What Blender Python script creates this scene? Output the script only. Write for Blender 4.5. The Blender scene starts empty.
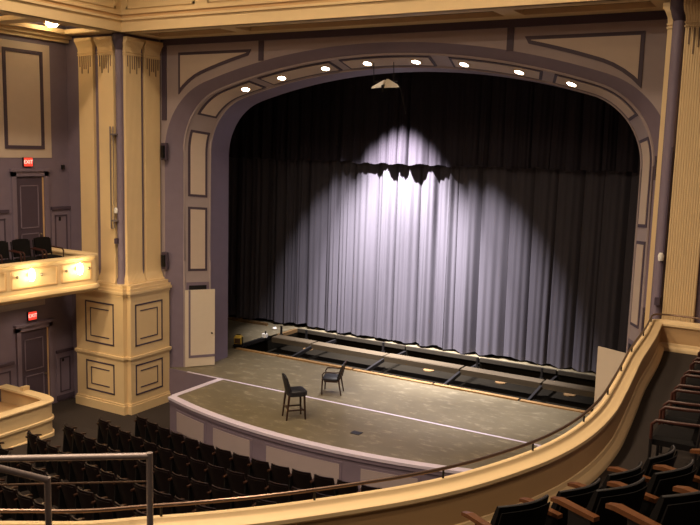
import bpy, math, random
from mathutils import Vector, Matrix
random.seed(7)
S = bpy.context.scene
COL = S.collection
R = math.radians

# ------------------------------------------------------------------ camera
CAM = Vector((10.23, -18.68, 7.0))
yaw, pitch, roll = R(30.037), R(7.997), R(-1.556)
fw = Vector((-math.sin(yaw) * math.cos(pitch), math.cos(yaw) * math.cos(pitch), -math.sin(pitch)))
rt = fw.cross(Vector((0, 0, 1))).normalized()
dn = fw.cross(rt)
c_, s_ = math.cos(roll), math.sin(roll)
rt2 = rt * c_ + dn * s_
dn2 = dn * c_ - rt * s_
cam_d = bpy.data.cameras.new('camera')
cam_d.sensor_width = 36
cam_d.lens = 810 * 36 / 700
cam_d.clip_start = 0.05
cam = bpy.data.objects.new('camera', cam_d)
COL.objects.link(cam)
m = Matrix((rt2, -dn2, -fw)).transposed().to_4x4()
m.translation = CAM
cam.matrix_world = m
S.camera = cam

# ------------------------------------------------------------------ world, exposure
W = bpy.data.worlds.new('world')
S.world = W
W.use_nodes = True
W.node_tree.nodes['Background'].inputs[0].default_value = (0.02, 0.015, 0.012, 1)
W.node_tree.nodes['Background'].inputs[1].default_value = 0.3
S.view_settings.view_transform = 'Standard'
S.view_settings.look = 'None'
S.view_settings.gamma = 1
S.view_settings.use_curve_mapping = False
S.view_settings.exposure = 0.0
S.cycles.use_denoising = True
S.cycles.max_bounces = 6
S.cycles.sample_clamp_indirect = 6

# tunable light levels (watts)
HOUSE_W, ARCH_W, BOX_W, SOFFIT_W = 182, 9, 16, 450
WARM = (1.0, 0.77, 0.54)
STAGEC = (1.0, 0.93, 0.93)

# ------------------------------------------------------------------ materials
def lin(c):
    c /= 255
    return c / 12.92 if c <= .04045 else ((c + .055) / 1.055) ** 2.4
def rgb(r, g, b): return (lin(r), lin(g), lin(b), 1)
MATS = {}
def mat(name, col, rough=.6, metal=0, noise=0, scale=6, bump=0, bscale=60, spec=.4, stretch=(1, 1, 1), sheen=0):
    m = bpy.data.materials.new(name); m.use_nodes = True
    nt = m.node_tree; b = nt.nodes['Principled BSDF']
    b.inputs['Base Color'].default_value = col
    b.inputs['Roughness'].default_value = rough
    b.inputs['Metallic'].default_value = metal
    b.inputs['Specular IOR Level'].default_value = spec
    if sheen: b.inputs['Sheen Weight'].default_value = sheen
    tc = nt.nodes.new('ShaderNodeTexCoord'); mp = nt.nodes.new('ShaderNodeMapping')
    mp.inputs['Scale'].default_value = stretch
    nt.links.new(tc.outputs['Object'], mp.inputs[0])
    if noise:
        n = nt.nodes.new('ShaderNodeTexNoise'); n.inputs['Scale'].default_value = scale; n.inputs['Detail'].default_value = 6
        nt.links.new(mp.outputs[0], n.inputs[0])
        mx = nt.nodes.new('ShaderNodeMix'); mx.data_type = 'RGBA'
        mx.inputs[6].default_value = tuple(max(0, c * (1 - noise)) for c in col[:3]) + (1,)
        mx.inputs[7].default_value = tuple(min(1, c * (1 + noise)) for c in col[:3]) + (1,)
        nt.links.new(n.outputs[0], mx.inputs[0]); nt.links.new(mx.outputs[2], b.inputs['Base Color'])
    if bump:
        n2 = nt.nodes.new('ShaderNodeTexNoise'); n2.inputs['Scale'].default_value = bscale
        nt.links.new(mp.outputs[0], n2.inputs[0])
        bp = nt.nodes.new('ShaderNodeBump'); bp.inputs['Strength'].default_value = bump; bp.inputs['Distance'].default_value = .01
        nt.links.new(n2.outputs[0], bp.inputs['Height']); nt.links.new(bp.outputs[0], b.inputs['Normal'])
    MATS[name] = m
    return m
def emit(name, col, s):
    m = bpy.data.materials.new(name); m.use_nodes = True
    b = m.node_tree.nodes['Principled BSDF']
    b.inputs['Base Color'].default_value = col
    b.inputs['Emission Color'].default_value = col; b.inputs['Emission Strength'].default_value = s
    MATS[name] = m
    return m
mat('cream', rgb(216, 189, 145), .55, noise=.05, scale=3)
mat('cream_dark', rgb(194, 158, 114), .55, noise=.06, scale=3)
mat('purple', rgb(116, 103, 119), .6, noise=.08, scale=4)
mat('purple_dark', rgb(72, 60, 75), .6, noise=.08, scale=4)
mat('taupe', rgb(156, 142, 144), .6, noise=.06, scale=4)
mat('tan_panel', rgb(190, 172, 158), .6, noise=.05, scale=4)
mat('lilac_edge', rgb(196, 186, 205), .5, noise=.05)
mat('door_white', rgb(206, 192, 176), .55, noise=.04)
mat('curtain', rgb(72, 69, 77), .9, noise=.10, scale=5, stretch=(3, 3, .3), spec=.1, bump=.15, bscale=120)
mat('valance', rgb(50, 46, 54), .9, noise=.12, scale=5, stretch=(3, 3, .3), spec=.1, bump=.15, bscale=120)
mat('black', (.006, .005, .006, 1), .6)
mat('black_metal', (.012, .011, .012, 1), .4, metal=.3)
mat('black_masking', (.008, .007, .009, 1), .95)
mat('upholstery', (.011, .011, .016, 1), .55, noise=.3, scale=30)
mat('seat_plush', (.009, .0035, .0042, 1), .5, noise=.35, scale=12)
mat('seat_shell', (.006, .0027, .003, 1), .45, noise=.3, scale=8)
mat('balcony_plush', (.004, .0033, .0036, 1), .8, noise=.3, scale=14, spec=.15)
mat('dark_wood', (.030, .013, .008, 1), .35, noise=.3, scale=20, stretch=(1, 1, .2))
mat('arm_wood', (.10, .037, .014, 1), .35, noise=.25, scale=20)
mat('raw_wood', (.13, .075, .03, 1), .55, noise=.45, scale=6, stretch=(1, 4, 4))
mat('trim_wood', (.27, .155, .06, 1), .55, noise=.45, scale=6, stretch=(1, 4, 4))  # raw_wood lightened in colour for front planks outside the main beam
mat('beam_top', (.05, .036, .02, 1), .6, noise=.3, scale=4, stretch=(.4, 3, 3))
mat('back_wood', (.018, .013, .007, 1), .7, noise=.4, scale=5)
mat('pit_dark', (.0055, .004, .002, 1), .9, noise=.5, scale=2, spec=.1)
mat('carpet', (.022, .015, .012, 1), .95, noise=.3, scale=40)
mat('house_carpet', (.025, .017, .014, 1), .9, noise=.3, scale=20)
mat('steel', (.26, .22, .22, 1), .45, metal=.6, noise=.08)
mat('brass', (.15, .095, .07, 1), .3, metal=.7)
mat('yellow_paint', (.55, .38, .05, 1), .45, noise=.2, scale=15)
mat('white_plastic', (.75, .72, .68, 1), .5)
mat('brass_knob', (.25, .2, .15, 1), .35, metal=.7)
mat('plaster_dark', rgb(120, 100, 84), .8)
mat('lamp_shade', rgb(215, 200, 175), .5)
emit('bulb_white', (1, .93, .85, 1), 18)
emit('bulb_warm', (1, .80, .45, 1), 30)
emit('exit_red', (1, .06, .035, 1), .9)
emit('exit_letters', (1, .6, .5, 1), 1.2)
def stage_mat():
    m = mat('stage_floor', (.135, .112, .070, 1), .42, noise=.25, scale=1.4, spec=.35)
    nt = m.node_tree; b = nt.nodes['Principled BSDF']
    mx = [n for n in nt.nodes if n.type == 'MIX'][0]
    tc = [n for n in nt.nodes if n.type == 'TEX_COORD'][0]
    n = nt.nodes.new('ShaderNodeTexNoise'); n.inputs['Scale'].default_value = 2.2; n.inputs['Detail'].default_value = 10; n.inputs['Roughness'].default_value = .75
    mp = nt.nodes.new('ShaderNodeMapping'); mp.inputs['Rotation'].default_value = (0, 0, .5); mp.inputs['Scale'].default_value = (1, 2.2, 1)
    nt.links.new(tc.outputs['Object'], mp.inputs[0]); nt.links.new(mp.outputs[0], n.inputs[0])
    cr = nt.nodes.new('ShaderNodeValToRGB'); cr.color_ramp.elements[0].position = .53; cr.color_ramp.elements[1].position = .76
    nt.links.new(n.outputs[0], cr.inputs[0])
    m2 = nt.nodes.new('ShaderNodeMix'); m2.data_type = 'RGBA'
    nt.links.new(cr.outputs[0], m2.inputs[0]); nt.links.new(mx.outputs[2], m2.inputs[6]); m2.inputs[7].default_value = (.36, .31, .22, 1)
    nt.links.new(m2.outputs[2], b.inputs['Base Color'])
stage_mat()

# ------------------------------------------------------------------ mesh helpers
class MB:
    def __init__(s): s.v = []; s.f = []
    def add(s, vs, fs):
        o = len(s.v); s.v += [tuple(p) for p in vs]; s.f += [tuple(i + o for i in f) for f in fs]; return s
    def box(s, x0, x1, y0, y1, z0, z1):
        return s.add([(x0, y0, z0), (x1, y0, z0), (x1, y1, z0), (x0, y1, z0), (x0, y0, z1), (x1, y0, z1), (x1, y1, z1), (x0, y1, z1)],
                     [(3, 2, 1, 0), (4, 5, 6, 7), (0, 1, 5, 4), (1, 2, 6, 5), (2, 3, 7, 6), (3, 0, 4, 7)])
    def loft(s, rings, closed=True, caps=True):
        n = len(rings[0]); vs = [p for r in rings for p in r]; fs = []
        for i in range(len(rings) - 1):
            for j in range(n if closed else n - 1):
                k = (j + 1) % n
                fs.append((i * n + j, i * n + k, (i + 1) * n + k, (i + 1) * n + j))
        if caps and closed:
            fs.append(tuple(reversed(range(n)))); fs.append(tuple((len(rings) - 1) * n + j for j in range(n)))
        return s.add(vs, fs)
    def prism(s, poly, z0, z1):
        return s.loft([[(x, y, z0) for x, y in poly], [(x, y, z1) for x, y in poly]])
    def tube(s, path, r, n=8):
        path = [Vector(p) for p in path]; rings = []
        for i, p in enumerate(path):
            a = path[max(i - 1, 0)]; b = path[min(i + 1, len(path) - 1)]
            t = (b - a).normalized(); u = t.cross(Vector((0, 0, 1)))
            if u.length < 1e-3: u = t.cross(Vector((0, 1, 0)))
            u.normalize(); w = u.cross(t)
            rr = r[i] if isinstance(r, (list, tuple)) else r
            rings.append([p + (u * math.cos(2 * math.pi * k / n) + w * math.sin(2 * math.pi * k / n)) * rr for k in range(n)])
        return s.loft(rings)
    def bar(s, a, b, w, d=None, up=(0, 0, 1)):
        a = Vector(a); b = Vector(b); d = d or w; t = (b - a).normalized(); u = t.cross(Vector(up))
        if u.length < 1e-3: u = t.cross(Vector((0, 1, 0)))
        u.normalize(); q = u.cross(t)
        ring = lambda p: [p + u * w / 2 + q * d / 2, p - u * w / 2 + q * d / 2, p - u * w / 2 - q * d / 2, p + u * w / 2 - q * d / 2]
        return s.loft([ring(a), ring(b)])
    def lathe(s, prof, n=16, c=(0, 0, 0), axis='z'):
        rings = []
        for r, h in prof:
            ring = []
            for k in range(n):
                a = 2 * math.pi * k / n; p = (r * math.cos(a), r * math.sin(a), h)
                if axis == 'y': p = (p[0], p[2], p[1])
                if axis == 'x': p = (p[2], p[0], p[1])
                ring.append((p[0] + c[0], p[1] + c[1], p[2] + c[2]))
            rings.append(ring)
        return s.loft(rings)
    def build(s, name, m, parent=None, smooth=False, loc=None):
        me = bpy.data.meshes.new(name)
        off = Vector((0, 0, 0))
        vs = s.v
        o = bpy.data.objects.new(name, me)
        if loc is not None:      # vertices given in the frame of the parent, origin moved to loc
            vs = [(x - loc[0], y - loc[1], z - loc[2]) for x, y, z in vs]; o.location = loc
        me.from_pydata(vs, [], s.f); me.update()
        me.materials.append(MATS[m])
        import bmesh
        bm = bmesh.new(); bm.from_mesh(me); bmesh.ops.recalc_face_normals(bm, faces=bm.faces); bm.to_mesh(me); bm.free()
        if smooth:
            for p in me.polygons: p.use_smooth = True
            try: me.set_sharp_from_angle(angle=R(38))
            except Exception: pass
        COL.objects.link(o)
        if parent: o.parent = parent
        return o
    def wbuild(s, name, m, root, smooth=False):   # vertices in world, root unrotated
        L = root.location
        if root.parent: L = L + root.parent.location
        s.v = [(x - L.x, y - L.y, z - L.z) for x, y, z in s.v]
        return s.build(name, m, root, smooth)
def bx(*a): return MB().box(*a)
def empty(name, loc=(0, 0, 0), rz=0):
    o = bpy.data.objects.new(name, None); o.location = loc; o.rotation_euler = (0, 0, rz); o.empty_display_size = .2
    COL.objects.link(o); return o
def tag(o, label=None, cat=None, group=None, kind=None):
    if label: o['label'] = label
    if cat: o['category'] = cat
    if group: o['group'] = group
    if kind: o['kind'] = kind
    return o
def thing(name, label, cat, loc=(0, 0, 0), rz=0, group=None): return tag(empty(name, loc, rz), label, cat, group)
def struct(name, mb, m, label=None, cat=None, smooth=False): return tag(mb.build(name, m, None, smooth), label, cat, kind='structure')
def copy_tree(o, parent=None):
    c = o.copy(); COL.objects.link(c); c.parent = parent
    for ch in list(o.children): copy_tree(ch, c)
    return c
def offset(poly, d):
    n = len(poly); out = []
    A = sum(poly[i][0] * poly[(i + 1) % n][1] - poly[(i + 1) % n][0] * poly[i][1] for i in range(n))
    sg = 1 if A > 0 else -1
    for i in range(n):
        p0 = Vector(poly[i - 1]); p = Vector(poly[i]); p1 = Vector(poly[(i + 1) % n])
        a = (p - p0).normalized(); b = (p1 - p).normalized()
        na = Vector((a.y, -a.x)) * sg; nb = Vector((b.y, -b.x)) * sg
        k = na + nb; den = max(.25, 1 + na.dot(nb))
        out.append(tuple(p + k * d / den))
    return out
def lamp(name, kind, loc, energy, col, parent=None, **kw):
    l = bpy.data.lights.new(name, kind); l.energy = energy; l.color = col
    for k, v in kw.items():
        if k != 'aim': setattr(l, k, v)
    o = bpy.data.objects.new(name, l); COL.objects.link(o)
    o.location = loc
    if 'aim' in kw:
        o.rotation_euler = (Vector(kw['aim']) - Vector(loc)).to_track_quat('-Z', 'Y').to_euler()
    if parent:
        o.parent = parent; o.location = Vector(loc) - parent.location
    return o

# ------------------------------------------------------------------ proscenium arch profile
TOPZ = 10.08
CX = .1      # the opening sits a little off the axis of the house
def prof(hw, crown, rc, Rt):
    zs = crown - Rt + math.sqrt((Rt - rc) ** 2 - (hw - rc) ** 2)
    phi = math.asin((hw - rc) / (Rt - rc))
    def f(t):
        if t <= 1: return (-hw, zs * t)
        if t >= 4: return (hw, zs * (5 - t))
        if t <= 2:
            a = math.pi - (t - 1) * (math.pi / 2 - phi); return (-(hw - rc) + rc * math.cos(a), zs + rc * math.sin(a))
        if t >= 3:
            a = (4 - t) * (math.pi / 2 - phi); return ((hw - rc) + rc * math.cos(a), zs + rc * math.sin(a))
        a = (t - 2.5) * 2 * phi
        return (Rt * math.sin(a), crown - Rt + Rt * math.cos(a))
    g = lambda t: (f(t)[0] + CX, f(t)[1])
    g.zs = zs; g.phi = phi; g.Rt = Rt
    return g
P0 = prof(7.30, 9.70, 2.2, 19); P1 = prof(6.83, 9.45, 1.9, 18.5); P2 = prof(6.44, 9.20, 1.8, 18); P3 = prof(6.52, 9.16, 1.8, 18)
Y0, Y1, Y2, Y3 = 0, .36, 1.12, 2.12
TS = [i / 2 for i in range(2)] + [1 + i / 16 for i in range(16)] + [2 + i / 48 for i in range(48)] + [3 + i / 16 for i in range(16)] + [4, 4.5, 5]
def band(fa, ya, fb, yb):
    return MB().loft([[(fa(t)[0], ya, fa(t)[1]) for t in TS], [(fb(t)[0], yb, fb(t)[1]) for t in TS]], closed=False, caps=False)
def splay(t, u, d=0):     # a point on the splayed band, d in front of it
    a = P1(t); b = P2(t)
    p = Vector((a[0] + (b[0] - a[0]) * u, Y1 + (Y2 - Y1) * u, a[1] + (b[1] - a[1]) * u))
    if d:
        e = 1e-3
        q = splay(min(5, t + e), u) - splay(max(0, t - e), u); w = splay(t, min(1, u + e)) - splay(t, max(0, u - e))
        n = q.cross(w).normalized()
        if n.dot(Vector((0, .2, 5)) - p) < 0: n = -n
        p = p + n * d
    return p
def patch(t0, t1, u0, u1, d, n=12):
    mb = MB(); rings = []
    for i in range(n + 1):
        t = t0 + (t1 - t0) * i / n
        rings.append([splay(t, u0, 0), splay(t, u0, d), splay(t, u1, d), splay(t, u1, 0)])
    return mb.loft(rings)
def tx(x): return 2.5 + .5 * math.asin((x - CX) / P2.Rt) / P2.phi
def tz(z): return z / P1.zs

wp = tag(empty('wall_proscenium', (0, 0, 0)), 'purple and taupe proscenium wall with wide arched stage opening', 'wall', kind='structure')
# spandrel wall
outer = []
for t in TS:
    x, z = P0(t)
    if t <= 1 or t >= 4: outer.append((math.copysign(7.6, x), 0, z))
    elif t < 2 or t > 3:
        p = t - 1 if t < 2 else 4 - t; sg = -1 if t < 2 else 1
        if p < .5: outer.append((sg * 7.6, 0, P0.zs + (TOPZ + .1 - P0.zs) * 2 * p))
        else: outer.append((sg * (7.6 - 2.2 * (2 * p - 1)), 0, TOPZ + .1))
    else: outer.append((P0(t)[0] * 5.4 / 5.76, 0, TOPZ + .1))
MB().loft([[(P0(t)[0], 0, P0(t)[1]) for t in TS], outer], closed=False, caps=False).wbuild('spandrel', 'taupe', wp)
band(P0, Y0, P1, Y1).wbuild('outer_arch_band', 'purple', wp, True)
band(P1, Y1, P2, Y2).wbuild('splayed_band', 'taupe', wp, True)
band(P2, Y2, P3, Y3).wbuild('reveal', 'purple', wp, True)
band(P3, Y3, lambda t: (P3(t)[0] * 1.5, P3(t)[1] * 1.5), Y3).wbuild('back_face', 'black_masking', wp)
# moulding lines on the band edges
for fa, y, r in ((P1, Y1, .035), (P2, Y2, .03)):
    MB().tube([(fa(t)[0], y - .01, fa(t)[1]) for t in TS], r, 6).wbuild('edge_moulding', 'taupe', wp, True)
# borders of the spandrels
bx(-7.3, 7.3, -.05, .0, TOPZ - .18, TOPZ).wbuild('top_border', 'purple_dark', wp)
for sg in (-1, 1):
    a, b = sorted((sg * 7.28, sg * 7.1)); bx(a, b, -.03, .0, 7.7, TOPZ - .18).wbuild('side_border', 'purple_dark', wp)
    a, b = sorted((sg * 3.52, sg * 3.68)); bx(a, b, -.03, .0, P0(2.5 + .5 * math.asin(3.6 / 19) / P0.phi)[1], TOPZ - .18).wbuild('divider', 'purple_dark', wp)
    pts = [(-6.62, 9.68), (-3.95, 9.68)]
    for i in range(13):
        x = -4.05 - (6.62 - 4.05) * i / 12
        lo, hi = 1.0, 2.5                       # S0 height at x
        for _ in range(40):
            mid = (lo + hi) / 2
            if P0(mid)[0] < x: lo = mid
            else: hi = mid
        pts.append((x, P0(lo)[1] + .27))
    pts = [(x if sg < 0 else -x, z) for x, z in pts]
    inner = offset(pts, -.085)
    MB().loft([[(x, 0, z) for x, z in pts], [(x, -.03, z) for x, z in pts]]).wbuild('panel_outline', 'purple_dark', wp)
    MB().loft([[(x, -.02, z) for x, z in inner], [(x, -.045, z) for x, z in inner]]).wbuild('spandrel_panel', 'tan_panel', wp)
# panels on the splay
def splay_panel(t0, t1, n=12, door=False):
    dt = .095
    def dtt(t): # parameter step for about .1 m
        e = 1e-3; L = (splay(min(5, t + e), .5) - splay(max(0, t - e), .5)).length / ((min(5, t + e) - max(0, t - e)))
        return .075 / L
    patch(t0, t1, .13, .87, .02, n).wbuild('panel_outline', 'purple_dark', wp)
    patch(t0 + dtt(t0), t1 - dtt(t1), .22, .78, .034, n).wbuild('splay_panel', 'tan_panel', wp)
for z0, z1 in ((3.08, 5.1), (5.42, P1.zs * .999)):
    pass
for sgn in (0, 1):
    g = (lambda t: t) if sgn == 0 else (lambda t: 5 - t)
    for a, b, n in ((tz(3.08), tz(5.1), 2), (tz(5.42), 1.28, 12), (1.5, tx(-4.12), 14), (tx(-3.85), tx(-1.55), 8)):
        a, b = sorted((g(a), g(b))); splay_panel(a, b, n)
splay_panel(tx(-1.28), tx(1.28), 10)
# low doorways in the splay, with their leaves
def jamb_door(sg, tip, label, mirror):
    g = (lambda z: tz(z)) if sg < 0 else (lambda z: 5 - tz(z))
    a, b = sorted((g(0), g(2.72)))
    patch(a, b, .06, .94, .02, 2).wbuild('doorway_outline', 'purple', wp)
    a, b = sorted((g(0.02), g(2.62)))
    patch(a, b, .16, .84, .03, 2).wbuild('doorway_shade', 'black', wp)  # flat black slab painted as the shade inside the open doorway
    hx, hy = sg * 6.74, .36 - .06
    hx = -6.68 if sg < 0 else 6.80; hy = .33
    ang = math.atan2(tip[1] - hy, tip[0] - hx)
    d = thing('jamb_door', label, 'door', (hx, hy, .02), ang)
    w, h = .94, 2.46; e = -1 if sg < 0 else 1
    def yb(y0, y1): return sorted((e * y0, e * y1))
    lf_ = bx(0, w, -.02, .02, 0, h).build('leaf', 'door_white', d)
    f = 1 if sg < 0 else 1
    y0, y1 = (-.032, -.018)
    # purple inset line on the lit face, on hinge side and along the bottom and top
    fr = MB(); fr.box(.10, .16, y0, y1, .34, 2.3 if sg > 0 else 2.46); fr.box(.10, w, y0, y1, .28, .36)
    fr.build('inset_line', 'purple', lf_)
    MB().lathe([(0.0, 0), (.028, .0), (.028, -.05), (0.0, -.06)], 10, (w - .1, -.02, 1.05), 'y').build('knob', 'black_metal', lf_, True)
    return d
jamb_door(-1, (-6.14, 1.06), 'cream jamb door standing slightly ajar beside the left pillar', 0)
jamb_door(1, (5.88, .75), 'cream jamb door swung wide open at the stage side near the balcony parapet', 1)

# ------------------------------------------------------------------ stage deck and apron
AC, AR = 11.75, 14.82     # apron arc centre y, radius
def arcpts(r, x0, x1, n=30): return [(x0 + (x1 - x0) * i / n, AC - math.sqrt(r * r - (x0 + (x1 - x0) * i / n) ** 2)) for i in range(n + 1)]
front = arcpts(AR, -5.0, 5.0)
deck = MB()
deck.prism(front + [(5.0, 0), (7.2, 0), (7.2, .3), (6.34, 2.12), (6.34, 3.15), (-6.34, 3.15), (-6.34, 2.12), (-7.2, .3), (-7.2, 0), (-5.0, 0)], -.15, 0)
deck.box(-11, -7.1, 2.12, 7.05, -.15, 0); deck.box(-7.1, -6.34, 2.12, 3.15, -.15, 0); deck.box(6.34, 11, 2.12, 7.05, -.15, 0); deck.box(-11, 11, 7.05, 11.5, -.15, 0)
floor = struct('floor_stage', deck, 'stage_floor', 'dark scuffed stage deck with curved apron', 'floor')
# white edge and apron face
def arcstrip(r0, r1, x0, x1, z0, z1, n=24):
    rings = []
    for i in range(n + 1):
        x = x0 + (x1 - x0) * i / n; a = math.asin(x / AR)
        p = lambda r: (r * math.sin(a), AC - r * math.cos(a))
        q0, q1 = p(r0), p(r1)
        rings.append([(q0[0], q0[1], z0), (q1[0], q1[1], z0), (q1[0], q1[1], z1), (q0[0], q0[1], z1)])
    return MB().loft(rings)
arcstrip(AR - .16, AR + .06, -5.0, 5.0, -.06, .012).wbuild('apron_edging', 'lilac_edge', floor)
for sg in (-1, 1):
    x0, x1 = sorted((sg * 5.05, sg * 4.86)); bx(x0, x1, -2.12, -.02, -.06, .0115).wbuild('apron_edging', 'lilac_edge', floor)
    x0, x1 = sorted((sg * 5.0, sg * 4.7)); bx(x0, x1, -2.15, 0, -1.1, -.06).wbuild('apron_return', 'purple', floor)
    x0, x1 = sorted((sg * 7.02, sg * 5.0)); bx(x0, x1, -.03, .0, -1.1, -.0).wbuild('stage_front', 'purple', floor)
arcstrip(AR - .3, AR, -5.0, 5.0, -1.1, -.06).wbuild('apron_face', 'purple', floor)
arcstrip(AR - .1, AR + .035, -5.0, 5.0, -.16, -.06).wbuild('apron_moulding', 'purple', floor)
for a, b in ((-4.6, -3.35), (-2.95, -1.6), (-1.05, 1.05), (1.6, 2.95), (3.35, 4.6)):
    arcstrip(AR - .02, AR + .012, a - .06, b + .06, -.93, -.26, 8).wbuild('panel_frame', 'purple', floor)
    arcstrip(AR - .02, AR + .022, a, b, -.87, -.32, 8).wbuild('apron_panel', 'taupe', floor)
bx(-6.3, 6.3, -.04, .035, -.01, .004).wbuild('curtain_line', 'lilac_edge', floor)
bx(.64, .90, -1.88, -1.66, -.01, .008).wbuild('floor_pocket', 'black_metal', floor)
# stage house
struct('wall_stage_back', bx(-11.2, 11.2, 11.5, 11.7, -.2, 13), 'black_masking')
struct('wall_stage_left', bx(-11.2, -11.0, 2.12, 11.5, -.2, 13), 'black_masking')
struct('wall_stage_right', bx(11.0, 11.2, 2.12, 11.5, -.2, 13), 'black_masking')
struct('ceiling_stage', bx(-11.2, 11.2, 2.12, 11.7, 13, 13.2), 'black_masking')

# ------------------------------------------------------------------ open trap in the deck
tp = thing('stage_trap', 'long open trap trimmed with raw wood in the stage deck before the curtain', 'trap', (0, 3.15, -.6))
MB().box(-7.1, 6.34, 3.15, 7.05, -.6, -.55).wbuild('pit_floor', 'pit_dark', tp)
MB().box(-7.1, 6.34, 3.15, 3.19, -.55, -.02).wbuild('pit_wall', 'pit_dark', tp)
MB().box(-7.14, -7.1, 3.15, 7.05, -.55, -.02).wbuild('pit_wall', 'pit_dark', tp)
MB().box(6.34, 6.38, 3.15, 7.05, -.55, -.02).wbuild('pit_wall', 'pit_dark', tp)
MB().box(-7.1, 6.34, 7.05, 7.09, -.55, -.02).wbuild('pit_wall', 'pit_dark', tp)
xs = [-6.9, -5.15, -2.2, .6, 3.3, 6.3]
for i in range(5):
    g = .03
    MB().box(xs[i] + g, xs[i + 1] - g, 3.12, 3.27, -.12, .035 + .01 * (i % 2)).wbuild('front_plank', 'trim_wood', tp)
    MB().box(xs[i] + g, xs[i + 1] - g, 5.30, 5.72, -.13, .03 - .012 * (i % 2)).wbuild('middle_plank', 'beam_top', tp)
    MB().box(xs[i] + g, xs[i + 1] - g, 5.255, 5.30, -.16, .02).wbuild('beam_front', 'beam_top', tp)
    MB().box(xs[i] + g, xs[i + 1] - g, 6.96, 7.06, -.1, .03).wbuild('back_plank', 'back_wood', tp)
MB().box(-7.08, -6.96, 3.3, 5.3, -.06, .05).wbuild('edge_bar', 'black_metal', tp)
MB().box(-6.98, -6.86, 5.74, 6.95, -.1, .03).wbuild('edge_plank', 'raw_wood', tp)
for x in xs[1:5]:
    MB().bar((x, 3.3, -.33), (x, 5.28, -.12), .08, .12).wbuild('cross_bar', 'black_metal', tp)
    MB().bar((x, 5.72, -.2), (x, 6.96, -.2), .08, .1).wbuild('cross_bar', 'black_metal', tp)
for x in (-6.8, -5.68, -2.48, 1.0, 3.15):
    MB().box(x - .03, x + .03, 5.74, 5.80, -.3, .36).wbuild('post', 'black_metal', tp)
    MB().box(x - .05, x + .05, 5.72, 5.82, .0, .05).wbuild('post_foot', 'black_metal', tp)
for x, y in ((-6.35, 4.4), (-6.0, 6.4), (-3.9, 4.4), (-.9, 4.35), (-1.0, 6.4), (2.2, 4.35), (4.5, 4.6), (3.9, 6.4), (1.6, 6.45)):
    MB().lathe([(0.0, .03), (.19, .03), (.19, 0), (.0, 0)][::-1], 14, (x, y, -.55)).wbuild('wood_disc', 'raw_wood', tp)

# small gear by the trap
wl = thing('work_light', 'yellow work light on a black foot at the corner of the trap', 'work light', (-6.98, 3.42, .03), R(20))
wl.scale = (.8, .8, .8)
bx(-.22, .22, -.14, .14, 0, .05).build('foot', 'black_metal', wl)
bx(-.2, -.16, -.03, .03, .05, .42).build('bracket', 'black_metal', wl); bx(.16, .2, -.03, .03, .05, .42).build('bracket', 'black_metal', wl)
MB().loft([[(-.16, -.13, .12), (.16, -.13, .12), (.16, .13, .12), (-.16, .13, .12)], [(-.17, -.15, .40), (.17, -.15, .40), (.17, .15, .40), (-.17, .15, .40)], [(-.11, -.09, .5), (.11, -.09, .5), (.11, .09, .5), (-.11, .09, .5)]]).build('housing', 'yellow_paint', wl)
bx(-.13, .13, -.165, -.15, .15, .38).build('lens', 'brass', wl)
bx(-.1, .1, -.02, .02, .5, .54).build('handle', 'black_metal', wl)
wh = thing('floor_box', 'small white box with a black cable spout beside the trap', 'box', (-7.0, 5.0, .05), R(15))
bx(-.09, .09, -.07, .07, 0, .13).build('body', 'white_plastic', wh); MB().lathe([(.03, 0), (.03, .08), (.02, .1)], 8, (.03, 0, .13)).build('spout', 'black_metal', wh)
w2 = thing('sand_bag', 'small pale bag lying at the foot of the curtain end', 'bag', (-7.55, 6.4, 0), R(15))
MB().lathe([(.02, 0), (.07, .01), (.09, .05), (.06, .1), (.02, .12)], 10).build('sack', 'white_plastic', w2, True); MB().lathe([(.02, .115), (.03, .14)], 8).build('tie', 'black', w2)
tag(bx(-11, -8.2, 6.75, 6.87, 0, .1).build('timber_batten', 'raw_wood'), 'low raw timber batten on the deck under the dark curtain end', 'timber')

# ------------------------------------------------------------------ curtains
def cloth(x0, x1, y, z0, z1, seed, nx, nz, amp, pitch_, hem=.04, gather=0):
    rnd = random.Random(seed)
    knots = [x0 - .5]
    while knots[-1] < x1 + 1: knots.append(knots[-1] + rnd.uniform(.6, 1.25) * pitch_)
    amps = [rnd.uniform(.55, 1.2) * amp for _ in knots]; lean = [rnd.uniform(-.10, .10) for _ in knots]
    sub = [rnd.uniform(.0, .45) for _ in knots]; ph = [rnd.uniform(0, 6.28) for _ in knots]; hm = [rnd.uniform(-1, 1) * hem for _ in knots]
    vs = []; fs = []
    for j in range(nz + 1):
        v = j / nz
        for i in range(nx + 1):
            x = x0 + (x1 - x0) * i / nx
            k = 0
            xx = x + 0
            while k < len(knots) - 2 and knots[k + 1] <= xx: k += 1
            w = (xx - knots[k]) / (knots[k + 1] - knots[k])
            # each fold: a rounded front with a narrow deep gap at its borders
            a = amps[k] * (1 - w) + amps[k + 1] * w
            b = math.sin(math.pi * w)
            fold = a * (b ** .6) + a * .42 * sub[k] * math.sin(3 * math.pi * w + ph[k] + 1.3 * v) + a * .10 * math.sin(7 * math.pi * w + 2 * ph[k])
            tight = .55 + .45 * v
            l = (lean[k] * (1 - w) + lean[k + 1] * w) * (v - .2) * .8
            zz = z1 + (z0 + hm[k] * (1 - w) + hm[k + 1] * w + .03 * math.sin(9 * x) * (1 if hem > .02 else .3) - z1) * v
            vs.append((x + l, y - fold * tight + .03 * math.sin(1.1 * x + seed), zz))
    n = nx + 1
    for j in range(nz):
        for i in range(nx): fs.append((j * n + i, j * n + i + 1, (j + 1) * n + i + 1, (j + 1) * n + i))
    return MB().add(vs, fs)
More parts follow.
